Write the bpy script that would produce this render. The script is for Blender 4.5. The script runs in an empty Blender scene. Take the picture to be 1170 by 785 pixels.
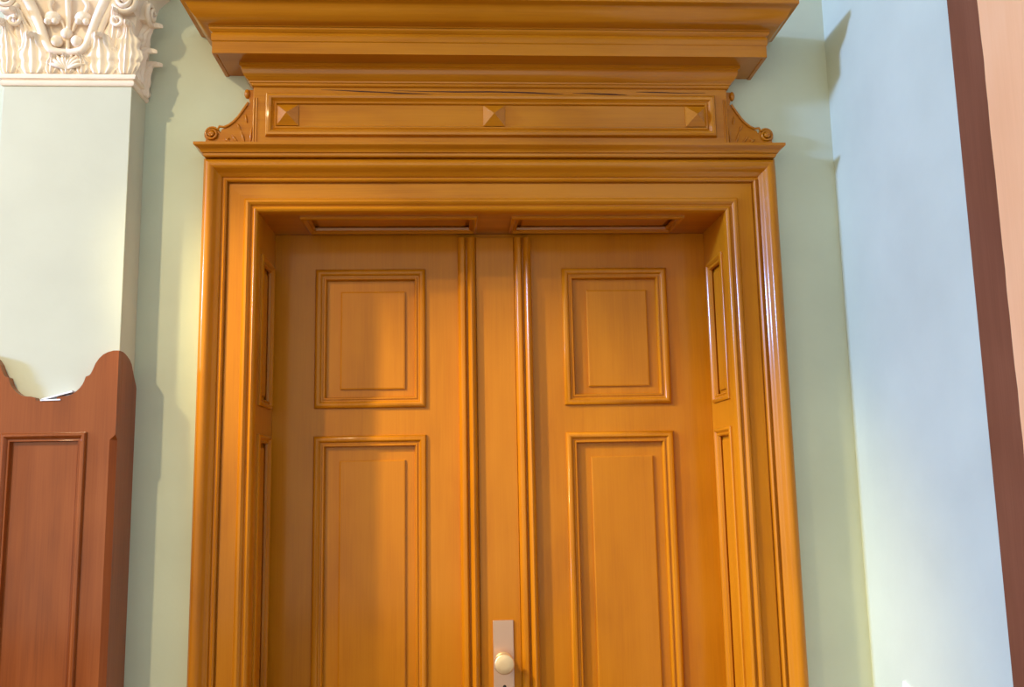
import bpy, bmesh, math, random
from mathutils import Vector, Matrix
random.seed(7)
C = bpy.context.scene.collection
PI = math.pi

# ------------------------------------------------------------------ materials
def srgb(r, g, b):
    f = lambda c: (c/255/12.92) if c/255 <= .04045 else ((c/255+.055)/1.055)**2.4
    return (f(r), f(g), f(b), 1)

def new_mat(name):
    m = bpy.data.materials.new(name); m.use_nodes = True
    return m, m.node_tree, m.node_tree.nodes['Principled BSDF']

def wood(name, dark, mid, light, axis, rough=.33, scale=1.0, grain=.85, bump=.10, coat=.3):
    m, nt, b = new_mat(name)
    N, L = nt.nodes, nt.links
    tc = N.new('ShaderNodeTexCoord')
    def noise(sc, along, detail):
        mp = N.new('ShaderNodeMapping'); s = [sc, sc, sc]; s[axis] = along
        mp.inputs['Scale'].default_value = [v*scale for v in s]
        L.new(tc.outputs['Object'], mp.inputs['Vector'])
        n = N.new('ShaderNodeTexNoise'); n.inputs['Scale'].default_value = 1
        n.inputs['Detail'].default_value = detail; n.inputs['Roughness'].default_value = .6
        n.inputs['Distortion'].default_value = .4
        L.new(mp.outputs[0], n.inputs['Vector']); return n
    fine = noise(230, 5, 4); broad = noise(26, 1.4, 3); patch = noise(5, 2.2, 2)
    r1 = N.new('ShaderNodeValToRGB'); e = r1.color_ramp.elements
    e[0].position = .28; e[0].color = dark; e[1].position = .74; e[1].color = light
    k = e.new(.5); k.color = mid
    mx = N.new('ShaderNodeMath'); mx.operation = 'MULTIPLY_ADD'
    mx.inputs[1].default_value = .42*grain; L.new(fine.outputs['Fac'], mx.inputs[0])
    my = N.new('ShaderNodeMath'); my.operation = 'MULTIPLY_ADD'
    my.inputs[1].default_value = .45*grain; L.new(broad.outputs['Fac'], my.inputs[0])
    mz = N.new('ShaderNodeMath'); mz.operation = 'MULTIPLY_ADD'
    mz.inputs[1].default_value = .5; mz.inputs[2].default_value = .5 - .5*(.5+.87*grain)
    L.new(patch.outputs['Fac'], mz.inputs[0])
    L.new(mz.outputs[0], my.inputs[2]); L.new(my.outputs[0], mx.inputs[2])
    L.new(mx.outputs[0], r1.inputs[0]); L.new(r1.outputs[0], b.inputs['Base Color'])
    b.inputs['Roughness'].default_value = rough
    b.inputs['Specular IOR Level'].default_value = .10
    b.inputs['Coat Weight'].default_value = coat; b.inputs['Coat Roughness'].default_value = .13
    bp = N.new('ShaderNodeBump'); bp.inputs['Strength'].default_value = bump; bp.inputs['Distance'].default_value = .003
    L.new(broad.outputs['Fac'], bp.inputs['Height']); L.new(bp.outputs[0], b.inputs['Normal'])
    return m

def paint(name, col, rough=.75, var=.06, sc=3, bump=.12):
    m, nt, b = new_mat(name); N, L = nt.nodes, nt.links
    tc = N.new('ShaderNodeTexCoord')
    n = N.new('ShaderNodeTexNoise'); n.inputs['Scale'].default_value = sc; n.inputs['Detail'].default_value = 4
    L.new(tc.outputs['Object'], n.inputs['Vector'])
    r = N.new('ShaderNodeValToRGB'); e = r.color_ramp.elements
    e[0].position = .3; e[1].position = .7
    e[0].color = [c*(1-var) for c in col[:3]]+[1]; e[1].color = [min(1, c*(1+var)) for c in col[:3]]+[1]
    L.new(n.outputs['Fac'], r.inputs[0]); L.new(r.outputs[0], b.inputs['Base Color'])
    b.inputs['Roughness'].default_value = rough
    f = N.new('ShaderNodeTexNoise'); f.inputs['Scale'].default_value = 90; f.inputs['Detail'].default_value = 3
    L.new(tc.outputs['Object'], f.inputs['Vector'])
    bp = N.new('ShaderNodeBump'); bp.inputs['Strength'].default_value = bump; bp.inputs['Distance'].default_value = .002
    L.new(f.outputs['Fac'], bp.inputs['Height']); L.new(bp.outputs[0], b.inputs['Normal'])
    return m

OD, OM, OL = srgb(166, 96, 8), srgb(186, 113, 13), srgb(197, 124, 22)
WV = wood('varnished_wood_upright', OD, OM, OL, 2, grain=.6, bump=.06)
WH = wood('varnished_wood_level', OD, OM, OL, 0, coat=.6)
WY = wood('varnished_wood_deep', OD, OM, OL, 1)
RV = wood('reddish_wood_upright', srgb(116, 54, 20), srgb(148, 74, 28), srgb(164, 88, 38), 2, rough=.3, grain=.7, bump=.05, coat=.5)
BV = wood('brown_wood_upright', srgb(108, 62, 40), srgb(124, 74, 50), srgb(138, 86, 60), 2, rough=.5, grain=.6)
PV = wood('glare_pink_wood_upright', srgb(238, 172, 118), srgb(246, 182, 128), srgb(250, 192, 140), 2, rough=.45, grain=.6)  # pale pink puts the glossy highlight of glancing window light into the colour
WALL = paint('green_wall_paint', srgb(200, 205, 182))
PIL = paint('cream_green_paint', srgb(204, 203, 180))
PLAS = paint('cream_plaster', srgb(250, 230, 206), rough=.6, var=.04, sc=12, bump=.2)
FLOORM = wood('oak_floor', srgb(90, 60, 34), srgb(120, 84, 50), srgb(140, 100, 62), 1, rough=.45)
CEIL = paint('white_ceiling', srgb(225, 222, 212))
CARD = paint('white_card', srgb(246, 246, 250), rough=.4, var=.01)
CRACK = paint('crack_dark', srgb(70, 34, 8), rough=.9)
def metal(name, col, rough):
    m, nt, b = new_mat(name); N, L = nt.nodes, nt.links
    b.inputs['Base Color'].default_value = col; b.inputs['Metallic'].default_value = .75
    tc = N.new('ShaderNodeTexCoord'); mp = N.new('ShaderNodeMapping'); mp.inputs['Scale'].default_value = (500, 60, 8)
    n = N.new('ShaderNodeTexNoise'); n.inputs['Scale'].default_value = 1
    L.new(tc.outputs['Object'], mp.inputs[0]); L.new(mp.outputs[0], n.inputs['Vector'])
    mr = N.new('ShaderNodeMapRange'); mr.inputs['To Min'].default_value = rough-.08; mr.inputs['To Max'].default_value = rough+.1
    L.new(n.outputs['Fac'], mr.inputs[0]); L.new(mr.outputs[0], b.inputs['Roughness'])
    return m
NICKEL = metal('brushed_nickel', srgb(206, 170, 150), .38)
KNOBM = metal('satin_brass_nickel', srgb(232, 200, 156), .42)
HOLE = paint('keyhole_dark', srgb(30, 24, 20))

# ------------------------------------------------------------------ helpers
def empty(name, loc, label=None, cat=None, kind=None, group=None):
    o = bpy.data.objects.new(name, None); C.objects.link(o); o.location = loc
    o.empty_display_size = .1
    if label: o['label'] = label
    if cat: o['category'] = cat
    if kind: o['kind'] = kind
    if group: o['group'] = group
    return o

def root_loc(p):
    while p.parent: p = p.parent
    return p.location.copy()

def obj(name, bm, m, parent=None, smooth=False, bevel=0, kind=None, origin=None):
    """verts are given in place coordinates; they are moved to the root's own frame"""
    off = root_loc(parent) if parent else (origin or Vector((0, 0, 0)))
    bmesh.ops.remove_doubles(bm, verts=bm.verts, dist=1e-6)
    bmesh.ops.recalc_face_normals(bm, faces=bm.faces)
    bmesh.ops.translate(bm, verts=bm.verts, vec=-Vector(off))
    me = bpy.data.meshes.new(name); bm.to_mesh(me); bm.free()
    me.materials.append(m)
    o = bpy.data.objects.new(name, me); C.objects.link(o)
    if parent: o.parent = parent
    else: o.location = off
    if smooth:
        for p in me.polygons: p.use_smooth = True
        me.set_sharp_from_angle(angle=math.radians(smooth if smooth is not True else 50))
    if bevel:
        b = o.modifiers.new('bevel', 'BEVEL'); b.width = bevel; b.segments = 2
        b.limit_method = 'ANGLE'; b.angle_limit = .6
    if kind: o['kind'] = kind
    return o

def box(bm, x0, x1, y0, y1, z0, z1):
    v = [bm.verts.new((x, y, z)) for x in (x0, x1) for y in (y0, y1) for z in (z0, z1)]
    for f in ((0,1,3,2), (4,6,7,5), (0,4,5,1), (2,3,7,6), (0,2,6,4), (1,5,7,3)):
        bm.faces.new([v[i] for i in f])

def rings(bm, rs, caps=True, closed=True):
    """skin between successive vertex rings"""
    vs = [[bm.verts.new(p) for p in r] for r in rs]
    n = len(rs[0])
    for a, b in zip(vs, vs[1:]):
        for i in range(n if closed else n-1):
            j = (i+1) % n
            bm.faces.new((a[i], a[j], b[j], b[i]))
    if caps and closed:
        bm.faces.new(vs[0][::-1]); bm.faces.new(vs[-1])
    return vs

def arc(cx, cy, r, a0, a1, n=6):
    return [(cx+r*math.cos(math.radians(a0+(a1-a0)*i/n)), cy+r*math.sin(math.radians(a0+(a1-a0)*i/n))) for i in range(n+1)]

def frame_ring(bm, place, a0, a1, b0, b1, prof):
    """mitred rectangular moulding. prof = [(t inward from outer edge, h height)] ; place(a,b,h)->xyz"""
    pts = []
    for sa, sb in ((0, 0), (0, 1), (1, 1), (1, 0)):
        pts.append([place((a1-t) if sa else (a0+t), (b1-t) if sb else (b0+t), h) for t, h in prof])
    vs = [[bm.verts.new(p) for p in r] for r in pts]
    n = len(prof)
    for k in range(4):
        a, b = vs[k], vs[(k+1) % 4]
        for i in range(n):
            j = (i+1) % n
            bm.faces.new((a[i], a[j], b[j], b[i]))

def tube(bm, pts, rad, n=10, flat=1.0, flatdir=Vector((0, 1, 0))):
    """tube through points, rad list; flattened along flatdir"""
    P = [Vector(p) for p in pts]; rs = []
    for i, p in enumerate(P):
        t = (P[min(i+1, len(P)-1)]-P[max(i-1, 0)]).normalized()
        u = t.cross(flatdir)
        if u.length < 1e-4: u = t.cross(Vector((1, 0, 0)))
        u.normalize(); w = u.cross(t).normalized()
        r = rad[i] if isinstance(rad, (list, tuple)) else rad
        rs.append([p+u*r*math.cos(2*PI*k/n)+w*r*flat*math.sin(2*PI*k/n) for k in range(n)])
    rings(bm, rs)

def ball(bm, c, r, sx=1, sy=1, sz=1, seg=16):
    m = Matrix.Translation(c) @ Matrix.Diagonal((r*sx, r*sy, r*sz, 1))
    bmesh.ops.create_uvsphere(bm, u_segments=seg, v_segments=seg//2+2, radius=1, matrix=m)

def lathe_y(bm, c, prof, n=32):
    """revolve about y axis; prof = [(r, y)]"""
    rings(bm, [[(c[0]+r*math.cos(2*PI*k/n), y, c[2]+r*math.sin(2*PI*k/n)) for k in range(n)] for r, y in prof])

def extrude_outline(bm, pts, y0, y1):
    rings(bm, [[(x, y0, z) for x, z in pts], [(x, y1, z) for x, z in pts]])

# ------------------------------------------------------------------ key measures (metres)
CX = .112                      # middle of the doorway
OPN = .723                     # half the opening
TOP = 2.412                    # underside of the head
DY = .24                       # face of the door leaves
XR = 1.205                     # right-hand wall
PX0, PX1, PF = -1.338, -.967, -.12   # pilaster

# ------------------------------------------------------------------ setting
bm = bmesh.new(); box(bm, -9.6, CX-OPN-.03, 0, .36, 0, 4.7); box(bm, CX+OPN+.03, XR, 0, .36, 0, 4.7)
box(bm, CX-OPN-.03, CX+OPN+.03, 0, .36, TOP+.03, 4.7)
obj('wall_back', bm, WALL, kind='structure')
bm = bmesh.new(); box(bm, XR, XR+.2, -8, .36, 0, 4.7); obj('wall_right', bm, WALL, kind='structure')
bm = bmesh.new(); box(bm, -9.6, XR+.2, -8, .5, -.1, 0); obj('floor', bm, FLOORM, kind='structure')
bm = bmesh.new(); box(bm, -9.6, XR+.2, -8, .5, 4.7, 4.8); obj('ceiling', bm, CEIL, kind='structure')

# ------------------------------------------------------------------ door surround
S = empty('portal_surround', (CX, 0, 0),
          'golden brown varnished wooden door surround with moulded casing, frieze and deep cornice', 'door frame')
# architrave profile: t outward from the opening edge, h out from the wall
AP = [(0, -.01), (0, .022), (.003, .027), (.008, .030), (.013, .028), (.016, .023), (.019, .024), (.022, .031),
      (.028, .035), (.034, .034), (.038, .029), (.041, .026), (.086, .026), (.088, .020), (.091, .020), (.092, .034), (.096, .038),
      (.100, .036), (.102, .030), (.106, .030), (.108, .036), (.114, .040), (.121, .047), (.126, .056), (.131, .062),
      (.138, .0655), (.146, .065), (.152, .061), (.156, .055), (.158, .048), (.160, .046), (.160, -.01)]
def jamb(sx):
    bm = bmesh.new(); x = CX+sx*OPN
    rings(bm, [[(x+sx*t, -h, 0) for t, h in AP], [(x+sx*t, -h, TOP+t) for t, h in AP]])
    return bm
obj('jamb_casing', jamb(-1), WV, S, smooth=40)
obj('jamb_casing', jamb(1), WV, S, smooth=40)
bm = bmesh.new()
rings(bm, [[(CX-OPN-t, -h, TOP+t) for t, h in AP], [(CX+OPN+t, -h, TOP+t) for t, h in AP]])
obj('head_casing', bm, WH, S, smooth=40)

# linings of the reveal with sunk panels
MP = [(0, 0), (0, .006), (.003, .009), (.008, .010), (.012, .007), (.015, .002), (.018, .001), (.021, .004), (.024, .002), (.026, -.006), (.02, -.012), (0, -.012)]
def lining(place, a0, a1, b0, b1, panels, m, name):
    """board of the reveal built round its sunk panels; place(a,b,h)"""
    bm = bmesh.new()
    def bx(a, b, c, d, h0=-.028, h1=0):
        vs = [bm.verts.new(place(p, q, h)) for p in (a, b) for q in (c, d) for h in (h0, h1)]
        for f in ((0,1,3,2), (4,6,7,5), (0,4,5,1), (2,3,7,6), (0,2,6,4), (1,5,7,3)):
            bm.faces.new([vs[i] for i in f])
    p0, p1 = panels[0][0], panels[0][1]
    bx(a0, p0, b0, b1); bx(p1, a1, b0, b1)
    cur = b0
    for (q0, q1, r0, r1) in panels:
        bx(p0, p1, cur, r0); cur = r1
    bx(p0, p1, cur, b1)
    o = obj(name, bm, m, S)
    for (q0, q1, r0, r1) in panels:
        bm = bmesh.new()
        bx(q0, q1, r0, r1, -.026, -.014)
        # raised field with sloping margin
        g = .032; e = .006
        lo = [(q0+g, r0+g), (q1-g, r0+g), (q1-g, r1-g), (q0+g, r1-g)]
        hi = [(q0+g+e, r0+g+e), (q1-g-e, r0+g+e), (q1-g-e, r1-g-e), (q0+g+e, r1-g-e)]
        rings(bm, [[place(a, b, -.0145) for a, b in lo], [place(a, b, -.008) for a, b in lo], [place(a, b, -.006) for a, b in hi]])
        pn = obj('reveal_panel', bm, m, o)
        bm = bmesh.new(); frame_ring(bm, place, q0-.006, q1+.006, r0-.006, r1+.006, MP)
        obj('panel_moulding', bm, m, o, smooth=40)
RP = [(.035, .20, .15, .52), (.035, .20, .62, 1.735), (.035, .20, 1.832, 2.288)]
lining(lambda a, b, h: (CX-OPN+h, a, b), .01, DY+.045, 0, TOP, RP, WV, 'jamb_lining')
lining(lambda a, b, h: (CX+OPN-h, a, b), .01, DY+.045, 0, TOP, RP, WV, 'jamb_lining')
lining(lambda a, b, h: (b, a, TOP-h), .01, DY+.045, CX-OPN, CX+OPN,
       [(.035, .20, CX-.60, CX-.06), (.035, .20, CX+.06, CX+.60)], WH, 'head_lining')

def cornice(name, prof, hw, m):
    """moulding with mitred returns to the wall. prof=[(P, z)], half width at the face is hw+P"""
    bm = bmesh.new()
    rings(bm, [[(CX-hw-p, -0.0, z) for p, z in prof], [(CX-hw-p, -p, z) for p, z in prof],
               [(CX+hw+p, -p, z) for p, z in prof], [(CX+hw+p, 0.0, z) for p, z in prof]])
    return obj(name, bm, m, S, smooth=35)
cornice('shelf_moulding', [(0, 2.570), (.070, 2.5705), (.073, 2.575), (.073, 2.580), (.078, 2.582), (.080, 2.588), (.085, 2.593),
        (.091, 2.596), (.096, 2.600), (.096, 2.608), (.088, 2.611), (0, 2.611)], .806, WH)
bm = bmesh.new(); box(bm, CX-.737, CX+.737, -.058, 0, 2.611, 2.800)
fz = obj('frieze', bm, WH, S, bevel=.002)
pl = lambda a, b, h: (a, -.058-h, b)
bm = bmesh.new()
frame_ring(bm, pl, CX-.697, CX+.697, 2.638, 2.775,
           [(0, -.002), (0, .006), (.004, .012), (.010, .014), (.016, .012), (.020, .006), (.024, .003), (.027, .006), (.031, .006), (.034, .0015), (.034, -.002)])
obj('frieze_moulding', bm, WH, fz, smooth=35)
for s in (-1, 1):             # slim upright beads at the ends of the frieze
    for q in (.726, .7335):
        bm = bmesh.new(); tube(bm, [(CX+s*q, -.058, 2.613), (CX+s*q, -.058, 2.762)], .0028, 8)
        obj('end_bead', bm, WV, fz, smooth=True)
for x in (-.632, 0, .634):
    bm = bmesh.new(); r = .033; x += CX; z = 2.706
    rings(bm, [[(x-r, -.057, z-r), (x+r, -.057, z-r), (x+r, -.057, z+r), (x-r, -.057, z+r)],
               [(x-r, -.062, z-r), (x+r, -.062, z-r), (x+r, -.062, z+r), (x-r, -.062, z+r)],
               [(x-.0005, -.084, z-.0005), (x+.0005, -.084, z-.0005), (x+.0005, -.084, z+.0005), (x-.0005, -.084, z+.0005)]])
    obj('pyramid_stud', bm, WH, fz)
# long splits along the top of the frieze
def crack(pts, w):
    bm = bmesh.new(); n = len(pts); top, bot = [], []
    for i, (x, z) in enumerate(pts):
        h = w*math.sin(PI*(i+.35)/(n-.3))*random.uniform(.7, 1.2)
        top.append((x, z+h)); bot.append((x, z-h))
    extrude_outline(bm, top+bot[::-1], -.0575, -.0586); obj('crack', bm, CRACK, fz)
crack([(-.42, 2.7895), (-.36, 2.788), (-.30, 2.785), (-.22, 2.782), (-.16, 2.779), (-.10, 2.778), (-.055, 2.776)], .0022)
crack([(-.20, 2.7885), (-.10, 2.786), (0, 2.785), (.10, 2.786), (.17, 2.785), (.24, 2.783), (.28, 2.781), (.33, 2.780)], .0028)
crack([(.36, 2.783), (.42, 2.782), (.48, 2.780), (.53, 2.778)], .002)
crack([(.56, 2.788), (.62, 2.787), (.70, 2.785), (.78, 2.786)], .0016)

# scrolled consoles at each end of the frieze
def console(s):
    X = lambda q: CX+s*q
    prof = [(.737, 2.800), (.757, 2.800), (.760, 2.793), (.758, 2.775), (.753, 2.757), (.760, 2.747), (.768, 2.737), (.776, 2.724), (.786, 2.708),
            (.798, 2.694), (.812, 2.682), (.824, 2.676), (.836, 2.672), (.84, 2.66)]
    prof += [(.864+.025*math.cos(a), 2.655+.025*math.sin(a)) for a in [math.radians(150-i*24) for i in range(9)]]
    prof += [(.886, 2.630), (.889, 2.611), (.737, 2.611)]
    bm = bmesh.new(); extrude_outline(bm, [(X(a), b) for a, b in prof], 0, -.034)
    c = obj('console', bm, WH, S, bevel=.002)
    bm = bmesh.new()          # raised rim along the sweep, curling into the volute
    path = [(.757, 2.757), (.765, 2.744), (.775, 2.728), (.786, 2.711), (.799, 2.696), (.813, 2.684), (.828, 2.677), (.842, 2.679)]
    for i in range(34):
        a = math.radians(140-i*22); r = .0215-.00052*i
        path.append((.864+r*math.cos(a), 2.655+r*math.sin(a)))
    tube(bm, [(X(a), -.036-.0003*max(0, i-8), b) for i, (a, b) in enumerate(path)], [.0042]*12+[.0042-.00006*i for i in range(len(path)-12)], 8)
    obj('volute_rim', bm, WH, c, smooth=True)
    for p, r, k in (((X(.864), -.036, 2.655), .010, {'sy': 1.3}), ((X(.838), -.036, 2.622), .007, {}), ((X(.761), -.034, 2.785), .011, {'sx': .8, 'sz': 1.4})):
        bm = bmesh.new(); ball(bm, p, r, **k); obj('boss', bm, WH, c, smooth=True)
    # carved sprigs on the field
    for (a, b, ang, ln) in ((.748, 2.63, 95, .05), (.765, 2.628, 70, .04), (.785, 2.626, 50, .036), (.806, 2.626, 35, .03), (.822, 2.63, 130, .018), (.76, 2.69, 80, .03), (.778, 2.668, 60, .026)):
        u = math.radians(ang); pts = [(X(a+math.cos(u)*ln*k/5*.9), -.034-.003*math.sin(PI*k/5), b+math.sin(u)*ln*k/5) for k in range(6)]
        bm = bmesh.new(); tube(bm, pts, [.001, .0028, .0036, .0034, .0024, .0006], 8)
        obj('carved_sprig', bm, WH, c, smooth=True)
console(-1); console(1)

cornice('bed_moulding', [(0, 2.798), (.064, 2.798), (.0665, 2.801), (.0665, 2.806), (.070, 2.808), (.071, 2.812), (.076, 2.816), (.083, 2.823), (.088, 2.832),
        (.090, 2.842), (.090, 2.848), (.096, 2.851), (.096, 2.860), (0, 2.862)], .677, WH)
cornice('corona', [(0, 2.860), (.148, 2.860), (.150, 2.857), (.160, 2.857), (.160, 2.893), (.163, 2.896), (.163, 2.917), (.160, 2.922), (.165, 2.925), (.169, 2.930), (.169, 2.936), (0, 2.938)], .677, WH)
cornice('crown_moulding', [(0, 2.937), (.170, 2.937), (.172, 2.940), (.181, 2.941), (.192, 2.945), (.202, 2.952), (.210, 2.961),
        (.216, 2.971), (.221, 2.981), (.227, 2.987), (.236, 2.989), (.240, 2.991), (.240, 3.012), (0, 3.016)], .677, WH)

# ------------------------------------------------------------------ double door
DP = [(0, -.003), (0, .006), (.004, .012), (.010, .0145), (.016, .013), (.020, .008), (.022, .004), (.027, .003), (.029, .006), (.033, .006), (.036, .001), (.036, -.014), (0, -.014)]
pd = lambda a, b, h: (a, DY-h, b)
def leaf(name, x0, x1, px0, px1, label):
    d = empty(name, ((x0+x1)/2, DY, 0), label, 'door', 'structure')
    zs = [(.15, .52), (.62, 1.738), (1.831, 2.289)]
    bm = bmesh.new(); y0, y1 = DY, DY+.045
    box(bm, x0, px0, y0, y1, .006, TOP-.001); box(bm, px1, x1, y0, y1, .006, TOP-.001)
    cur = .006
    for a, b in zs: box(bm, px0, px1, y0, y1, cur, a); cur = b
    box(bm, px0, px1, y0, y1, cur, TOP-.001)
    obj('stiles_and_rails', bm, WV, d)
    for a, b in zs:
        bm = bmesh.new(); box(bm, px0-.002, px1+.002, DY+.012, DY+.032, a-.002, b+.002)
        g, e = (.080, .004)
        if b-a > 1: gz0, gz1 = .075, .078
        else: gz0, gz1 = .060, .072
        lo = [(px0+g, a+gz0), (px1-g*.83, a+gz0), (px1-g*.83, b-gz1), (px0+g, b-gz1)]
        hi = [(px0+g+e, a+gz0+e), (px1-g*.83-e, a+gz0+e), (px1-g*.83-e, b-gz1-e), (px0+g+e, b-gz1-e)]
        rings(bm, [[pd(p, q, -.0125) for p, q in lo], [pd(p, q, -.006) for p, q in lo], [pd(p, q, -.0045) for p, q in hi]])
        pn = obj('door_panel', bm, WV, d)
        bm = bmesh.new(); frame_ring(bm, pd, px0-.002, px1+.002, a-.002, b+.002, DP)
        obj('panel_moulding', bm, WV, pn, smooth=40)
    return d
dl = leaf('door_1', CX-OPN+.0003, .0549, -.474, -.116, 'left leaf of the golden brown panelled double door, without a knob')
dr = leaf('door_2', .0550, CX+OPN-.0003, .345, .697, 'right leaf of the golden brown panelled double door, carrying plate and knob')
def strip(x0, x1, parent, name='meeting_moulding'):
    w = x1-x0; y = DY
    pr = [(0, 0), (0, .014), (.05, .020), (.14, .026), (.24, .029), (.36, .028), (.44, .022), (.47, .014), (.53, .014),
          (.56, .022), (.64, .030), (.76, .034), (.88, .031), (.96, .024), (1, .014), (1, 0)]
    bm = bmesh.new()
    rings(bm, [[(x0+w*t, y-h, .02) for t, h in pr], [(x0+w*t, y-h, 2.394) for t, h in pr]])
    return obj(name, bm, WV, parent, smooth=40)
strip(-.006, .053, dl)
strip(.183, .240, dr)
bm = bmesh.new(); box(bm, .0542, .1825, DY-.010, DY-.0002, .02, 2.398); obj('cover_strip', bm, WV, dr, bevel=.002)
# lock plate and knob
YP = DY-.010
bm = bmesh.new(); box(bm, .093, .158, YP-.006, YP, .895, 1.151)
hp = obj('lock_plate', bm, NICKEL, dr, bevel=.002); hp['label'] = 'brushed nickel lock plate'
bm = bmesh.new(); kc = (.125, 0, 1.028)
lathe_y(bm, kc, [(.0275, YP-.006), (.0275, YP-.010), (.024, YP-.014), (.017, YP-.018), (.0155, YP-.026), (.018, YP-.034), (.025, YP-.040), (.0295, YP-.044),
                 (.0312, YP-.049), (.0312, YP-.060), (.0298, YP-.0635), (.027, YP-.065), (.012, YP-.066), (.0005, YP-.066)])
kb = obj('door_knob', bm, KNOBM, hp, smooth=40); kb['label'] = 'pale satin round knob'
bm = bmesh.new(); lathe_y(bm, (.127, 0, .950), [(.0055, YP-.0062), (.0055, YP-.0072), (.0005, YP-.0072)], 16)
box(bm, .1245, .1295, YP-.0072, YP-.0062, .928, .950)
obj('keyhole', bm, HOLE, hp)

# ------------------------------------------------------------------ pilaster with its plaster capital
P = empty('pilaster', ((PX0+PX1)/2, 0, 0), 'pale cream green wall pilaster with an ornate plaster capital, left of the door', 'pilaster')
bm = bmesh.new(); box(bm, PX0, PX1, PF, 0, 0, 2.80); obj('shaft', bm, PIL, P, bevel=.002)
PC = (PX0+PX1)/2; HW = (PX1-PX0)/2
bm = bmesh.new()              # bell of the capital, spreading upwards under the abacus
prs = [(0, 2.768), (.004, 2.7685), (.008, 2.773), (.009, 2.779), (.004, 2.783), (.005, 2.786), (.012, 2.788), (.014, 2.795), (.013, 2.801), (.007, 2.804), (.004, 2.81), (.004, 2.95),
       (.01, 3.02), (.03, 3.08), (.06, 3.11), (.06, 3.12), (.10, 3.125), (.11, 3.18), (.0, 3.19)]
rings(bm, [[(PC-HW-p, .0, z) for p, z in prs], [(PC-HW-p, PF-p, z) for p, z in prs],
           [(PC+HW+p, PF-p, z) for p, z in prs], [(PC+HW+p, .0, z) for p, z in prs]])
cap = obj('capital', bm, PLAS, P, smooth=40)

def acanthus(c, w, h, out, curl, face, lobes=3, lean=0.0, seed=0):
    """one carved leaf. c base centre on the face; face 'f' front, 'r' right side"""
    rnd = random.Random(seed); nu, nv = 28, 34; bm = bmesh.new(); g = []
    for j in range(nv+1):
        v = j/nv; row = []
        base = (.55+.45*math.sin(PI*min(1, v*1.15+.1)))*(1-.45*max(0, v-.6)/.4)
        lob = 1+.20*abs(math.sin(PI*lobes*v))-.12
        tipc = math.sqrt(max(0, 1-max(0, (v-.80)/.2)**2)) if v > .80 else 1
        hw = w*.5*base*lob*max(.42, tipc)
        zz = h*(v if v < .8 else .8+.13*math.sin((v-.8)/.2*PI*.95))
        d0 = out*(v**2.2)+.006
        if v > .8: d0 += curl*.8*math.sin((v-.8)/.2*PI*.62)
        for i in range(nu+1):
            u = -1+2*i/nu
            rib = .0042*(1-.5*v)*math.cos(u*PI*5.0)*(1-abs(u)*.2)+.0035*math.sin(PI*lobes*v*2)*abs(u)
            d = d0+rib+.006*(1-abs(u)**1.5)-.010*abs(u)**2.5
            cup = .07*h*abs(u)**1.6*(1-v)*math.sin(PI*lobes*v*1.0)
            row.append((hw*u+lean*v*v, max(d, .001), zz+cup))
        g.append(row)
    def put(p):
        if face == 'f': return (c[0]+p[0], c[1]-p[1], c[2]+p[2])
        return (c[0]+p[1], c[1]+p[0], c[2]+p[2])
    vf = [[bm.verts.new(put(p)) for p in r] for r in g]
    vb = [[bm.verts.new(put((p[0]*.97, max(p[1]*.35-.006, -.001), p[2]-.001))) for p in r] for r in g]
    for j in range(nv):
        for i in range(nu):
            bm.faces.new((vf[j][i], vf[j][i+1], vf[j+1][i+1], vf[j+1][i]))
            bm.faces.new((vb[j][i+1], vb[j][i], vb[j+1][i], vb[j+1][i+1]))
    for j in range(nv):
        for i in (0, nu):
            a = (vf[j][i], vf[j+1][i], vb[j+1][i], vb[j][i]); bm.faces.new(a if i == 0 else a[::-1])
    for j in (0, nv):
        for i in range(nu):
            a = (vf[j][i], vf[j][i+1], vb[j][i+1], vb[j][i]); bm.faces.new(a)
    return bm
FY = PF-.004; ZB = 2.803
def lf(*a, **k): obj('acanthus_leaf', acanthus(*a, **k), PLAS, cap, smooth=60)
for s in (-1, 1):
    lf((PC+s*.098, FY, ZB), .135, .120, .030, .020, 'f', lobes=3, seed=s+2)
    lf((PC+s*.045, FY, ZB), .070, .058, .016, .010, 'f', lobes=2, lean=-s*.008)
    lf((PC+s*.168, FY, ZB), .085, .165, .026, .020, 'f', lobes=4, lean=s*.012, seed=s+9)
    lf((PC+s*.128, FY, ZB+.07), .075, .125, .040, .018, 'f', lobes=3, lean=s*.02, seed=s+20)
lf((PC, FY, ZB), .075, .056, .020, .010, 'f', lobes=2)
for s, nm in ((1, 'r'),):
    X0 = PX1+.004
    lf((X0, -.085, ZB-.006), .075, .115, .020, .026, 'r', lobes=3)
    lf((X0, -.035, ZB-.03), .070, .120, .018, .030, 'r', lobes=3, seed=3)
    lf((X0, -.060, ZB+.085), .080, .120, .026, .026, 'r', lobes=3, seed=5)
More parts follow.
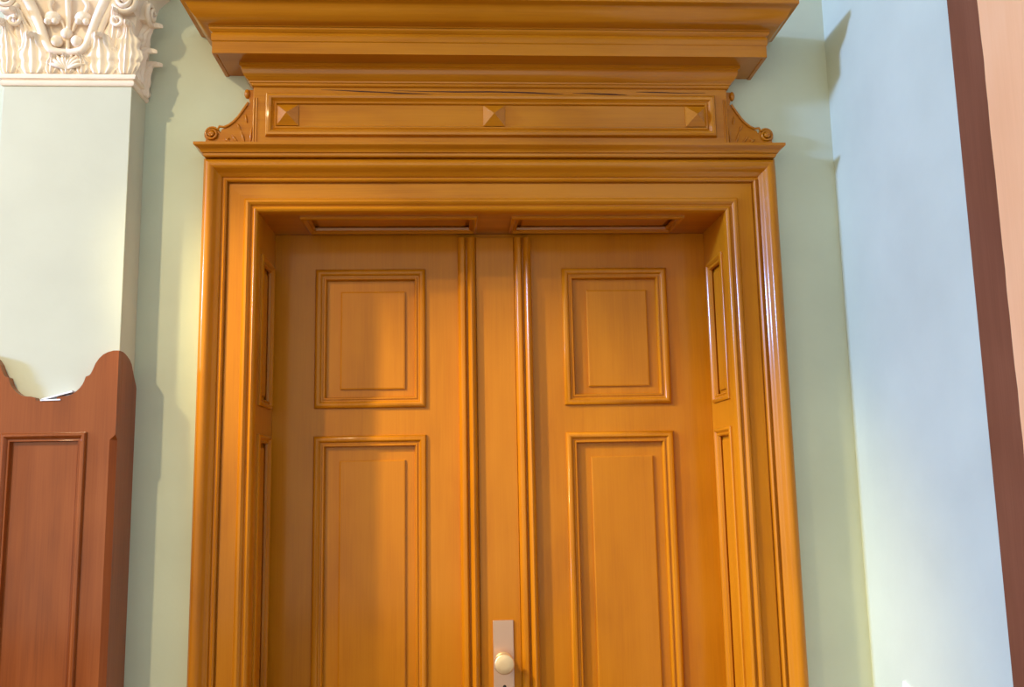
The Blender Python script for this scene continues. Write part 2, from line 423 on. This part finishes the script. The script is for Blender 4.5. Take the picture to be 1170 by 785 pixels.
# lyre-shaped stems, the central stalk with buds and a berry cluster
def stem(pts, rad, name='stem'):
    Q = []; P_ = [Vector(p) for p in pts]
    for i in range(len(P_)-1):
        p0, p1, p2, p3 = P_[max(i-1, 0)], P_[i], P_[i+1], P_[min(i+2, len(P_)-1)]
        for k in range(6):
            t = k/6
            Q.append(.5*((2*p1)+(-p0+p2)*t+(2*p0-5*p1+4*p2-p3)*t*t+(-p0+3*p1-3*p2+p3)*t**3))
    Q.append(P_[-1]); n = len(Q)
    bm = bmesh.new(); tube(bm, Q, [rad[0]+(rad[1]-rad[0])*i/(n-1) for i in range(n)], 10)
    obj(name, bm, PLAS, cap, smooth=True)
for s in (-1, 1):
    stem([(PC, FY-.012, 2.868), (PC+s*.028, FY-.014, 2.869), (PC+s*.050, FY-.016, 2.878), (PC+s*.066, FY-.018, 2.91), (PC+s*.082, FY-.022, 2.955), (PC+s*.105, FY-.030, 3.005), (PC+s*.135, FY-.045, 3.05)], (.009, .017))
    stem([(PC+s*.060, FY-.006, 2.868), (PC+s*.082, FY-.010, 2.90), (PC+s*.099, FY-.016, 2.95), (PC+s*.125, FY-.024, 3.00), (PC+s*.155, FY-.04, 3.04)], (.007, .014))
    stem([(PC+s*.010, FY-.008, 2.935), (PC+s*.022, FY-.012, 2.965), (PC+s*.045, FY-.018, 2.985), (PC+s*.055, FY-.02, 3.01), (PC+s*.045, FY-.024, 3.03)], (.004, .008))
    # corner volute: spiral on the face
    cxv, czv = PC+s*.172, 3.018
    pts = []
    for i in range(40):
        a = math.radians(200+i*20); r = .036-.0008*i
        pts.append((cxv-s*r*math.cos(a)*-1, FY-.034-.0005*i, czv+r*math.sin(a)))
    bm = bmesh.new(); tube(bm, pts, [.0085-.00011*i for i in range(40)], 10, flat=1.4); ball(bm, (cxv, FY-.045, czv), .010)
    box(bm, cxv-.02, cxv+.02, FY-.034, FY+.002, czv-.03, czv+.03)
    obj('corner_volute', bm, PLAS, cap, smooth=True)
    bm = bmesh.new()          # plump bud on each side of the stalk
    ball(bm, (PC+s*.044, FY-.018, 2.972), .024, sx=1.0, sy=.8, sz=.85)
    ball(bm, (PC+s*.034, FY-.026, 2.958), .010); ball(bm, (PC+s*.056, FY-.026, 2.957), .010)
    obj('bud', bm, PLAS, cap, smooth=True)
    bm = bmesh.new(); ball(bm, (PC+s*.029, FY-.018, 2.899), .0175, sy=.9); obj('berry', bm, PLAS, cap, smooth=True)
    # small scroll under the volute
    pts = []
    for i in range(20):
        a = math.radians(90+i*22); r = .020-.0007*i
        pts.append((PC+s*(.150+r*math.cos(a)), FY-.03-.0004*i, 2.958+r*math.sin(a)))
    bm = bmesh.new(); tube(bm, pts, [.0055]*20, 8); obj('scroll', bm, PLAS, cap, smooth=True)
    # split tongues of the little palmette
    for k, (a, ln) in enumerate(((18, .058), (36, .062), (54, .058), (72, .050))):
        u = math.radians(a); q = [(PC+s*math.cos(u)*ln*t/6, FY-.010-.006*math.sin(PI*t/6), 2.815+math.sin(u)*ln*t/6) for t in range(7)]
        bm = bmesh.new(); tube(bm, q, [.003, .005, .006, .0065, .006, .004, .001], 8)
        obj('palmette_tongue', bm, PLAS, cap, smooth=True)
bm = bmesh.new(); ball(bm, (PC, FY-.022, 2.921), .0165, sy=.9); obj('berry', bm, PLAS, cap, smooth=True)
stem([(PC, FY-.010, 2.86), (PC, FY-.014, 2.93), (PC, FY-.018, 2.98), (PC, FY-.028, 3.04)], (.0055, .009), 'stalk')
# side face stems and volute
bm = bmesh.new(); pts = []
for i in range(36):
    a = math.radians(200+i*20); r = .034-.0008*i
    pts.append((PX1+.030+.0004*i, -.085-r*math.cos(a), 3.018+r*math.sin(a)))
tube(bm, pts, [.0085-.00011*i for i in range(36)], 10, flatdir=Vector((1, 0, 0)))
box(bm, PX1, PX1+.03, -.105, -.06, 2.99, 3.05)
obj('corner_volute', bm, PLAS, cap, smooth=True)

# ------------------------------------------------------------------ scalloped wooden panelling round the pilaster foot
K = empty('wooden_panelling', (PC, 0, 0), 'reddish brown wooden panelling with a scalloped top, wrapped round the pilaster', 'wall panelling')
KF, KB, KX = -.146, PF, HW+.008
half = [(.193, 1.972), (.178, 1.972), (.163, 1.968), (.150, 1.961), (.139, 1.950), (.130, 1.936), (.124, 1.920), (.119, 1.909), (.115, 1.903), (.105, 1.899),
        (.102, 1.889), (.097, 1.877), (.090, 1.867), (.081, 1.858), (.070, 1.850), (.058, 1.846), (.040, 1.845), (.030, 1.842), (.026, 1.834), (0, 1.832)]
half = [(min(a, KX), b) for a, b in half]
top = [(PC+a, b) for a, b in half]+[(PC-a, b) for a, b in half[-2::-1]]
# front board: everything above the panel opening and around it
bm = bmesh.new()
px0, px1, pz1 = PC-.108, PC+.113, 1.741
outline = top+[(PC-KX, pz1), (PC+KX, pz1)]
extrude_outline(bm, outline, KF, KB)
CH = .0095
for s, a, b in ((1, px1, PC+KX), (-1, PC-KX, px0)):
    # stile with stopped chamfer on its outer arris
    e = PC+s*KX; i_ = px1 if s > 0 else px0
    sec = [(i_, KB), (i_, KF), (e-s*CH*1.6, KF), (e, KF+CH*1.6), (e, KB)]
    full = [(i_, KB), (i_, KF), (e-s*.0002, KF), (e, KF+.0002), (e, KB)]
    rings(bm, [[(x, y, .0) for x, y in sec], [(x, y, 1.722) for x, y in sec], [(x, y, 1.736) for x, y in full], [(x, y, pz1) for x, y in full]])
box(bm, px0, px1, KF, KB, 0, .18); box(bm, px0, px1, KF, KB, .80, .92)
obj('front_board', bm, RV, K)
pk = lambda a, b, h: (a, KF-h, b)
KP = [(0, -.002), (0, .005), (.004, .010), (.009, .011), (.014, .007), (.017, .001), (.020, .001), (.023, .003), (.025, -.008), (.025, -.012), (0, -.012)]
for z0, z1 in ((.18, .80), (.92, pz1)):
    bm = bmesh.new(); box(bm, px0-.001, px1+.001, KF+.010, KF+.020, z0, z1)
    o = obj('sunk_panel', bm, RV, K)
    bm = bmesh.new(); frame_ring(bm, pk, px0-.004, px1+.004, z0-.003, z1+.003, KP); obj('panel_moulding', bm, RV, o, smooth=40)
# side boards with the scalloped end profile, front to back
for s in (1, -1):
    e = PC+s*KX; t = s*.0075
    side = [(KB, 0), (0, 0), (0, 1.878), (-.004, 1.887), (-.012, 1.897), (-.026, 1.915), (-.036, 1.930), (-.046, 1.945), (-.060, 1.955), (-.080, 1.963), (-.100, 1.969), (KB, 1.972)]
    bm = bmesh.new(); rings(bm, [[(e-t, y, z) for y, z in side], [(e, y, z) for y, z in side]]); obj('side_board', bm, RV, K)

# folded slip of paper left in the dip of the panelling
bm = bmesh.new()
def slip(bm, a, b, w, th):
    A, B = Vector(a), Vector(b)
    n = Vector((-(B-A).z, 0, (B-A).x)).normalized()*th
    rings(bm, [[A, B, B+n, A+n], [p+Vector((0, w, 0)) for p in (A, B, B+n, A+n)]])
slip(bm, (PC-.010, -.149, 1.8345), (PC+.072, -.149, 1.856), .026, .0045)
slip(bm, (PC-.014, -.149, 1.8325), (PC+.040, -.149, 1.8335), .026, .004)
o = obj('folded_paper_slip', bm, CARD, origin=Vector((PC+.02, -.13, 1.833)))
o['label'] = 'small white folded paper slip lying in the dip of the scalloped panelling'; o['category'] = 'paper'

# ------------------------------------------------------------------ timber boards on the right-hand wall
T = empty('timber_casing', (XR, -1.0, 0), 'tall brown timber casing with an inner board coloured pale pink for window glare on the right wall', 'casing')
bm = bmesh.new(); box(bm, XR-.022, XR, -.868, -.742, 0, 3.2); o = obj('outer_board', bm, BV, T, bevel=.0015)
bm = bmesh.new(); n = 60      # scuffed edge on the pale board
L0 = [(XR-.026, -.868+random.uniform(-.0022, .0012), 3.2*i/n) for i in range(n+1)]
pf = []
rings(bm, [[(XR-.026, y, z), (XR-.026, -1.10, z), (XR, -1.10, z), (XR, -.867, z)] for _, y, z in L0])
o = obj('inner_board', bm, PV, T); o['label'] = 'inner board with window glare painted in as pale pink'

# white paper notice whose top corner shows on the right wall
bm = bmesh.new()
A = Vector((XR-.006, -.203, 1.026)); d1 = Vector((0, -.94, -.34)); d2 = Vector((0, .34, -.94))
q = [A, A+d1*.16, A+d1*.16+d2*.22, A+d2*.22]
rings(bm, [q, [p+Vector((.006, 0, 0)) for p in q]])
o = obj('paper_notice', bm, CARD, origin=Vector((XR, -.2, .9))); o['label'] = 'tilted white sheet whose corner shows low on the bluish right wall'; o['category'] = 'paper'

# ------------------------------------------------------------------ lights
def aim(o, to):
    o.rotation_euler = (Vector(to)-o.location).to_track_quat('-Z', 'Y').to_euler()
def light(kind, name, loc, to, power, col, **k):
    l = bpy.data.lights.new(name, kind); l.energy = power; l.color = col
    for a, b in k.items(): setattr(l, a, b)
    o = bpy.data.objects.new(name, l); C.objects.link(o); o.location = loc; aim(o, to); return o
light('SPOT', 'hall_spot_light', (-2.6, -3.1, 4.25), (-1.0, 0, 1.45), 350, (1, .80, .46), spot_size=math.radians(54), spot_blend=1.0, shadow_soft_size=.07)
light('SPOT', 'door_spot_light', (-1.95, -1.08, 3.2), (.66, .24, 1.12), 430, (1, .86, .44), spot_size=math.radians(34), spot_blend=.9, shadow_soft_size=.06)
light('AREA', 'window_daylight', (-9.0, -2.5, 3.9), (1.2, -.35, 1.6), 1150, (.28, .47, 1), shape='RECTANGLE', size=1.0, size_y=.7)
w = bpy.data.worlds.new('room_ambience'); bpy.context.scene.world = w; w.use_nodes = True
bg = w.node_tree.nodes['Background']; bg.inputs[0].default_value = (1, .95, .76, 1); bg.inputs[1].default_value = 1.68

# ------------------------------------------------------------------ camera
f = 1023.0
X_ = Vector((.9982777, .01085174, .05765302)); Y_ = Vector((-.05542466, -.14765295, .98748505)); Z_ = Vector((-.01922857, .9889797, .14679719))
# rows are the world axes in (right, up, forward) camera terms
right = Vector((X_[0], Y_[0], Z_[0])); up = Vector((X_[1], Y_[1], Z_[1])); fwd = Vector((X_[2], Y_[2], Z_[2]))
cam = bpy.data.cameras.new('camera'); co = bpy.data.objects.new('camera', cam); C.objects.link(co)
m = Matrix((right, up, -fwd)).transposed().to_4x4(); m.translation = (0, -2.7, 1.6)
co.matrix_world = m
cam.sensor_fit = 'HORIZONTAL'; cam.sensor_width = 36; cam.lens = 36*f/1170; cam.clip_start = .05
bpy.context.scene.camera = co
vs = bpy.context.scene.view_settings
vs.view_transform = 'Standard'; vs.look = 'None'; vs.gamma = 1; vs.use_curve_mapping = False; vs.exposure = 0
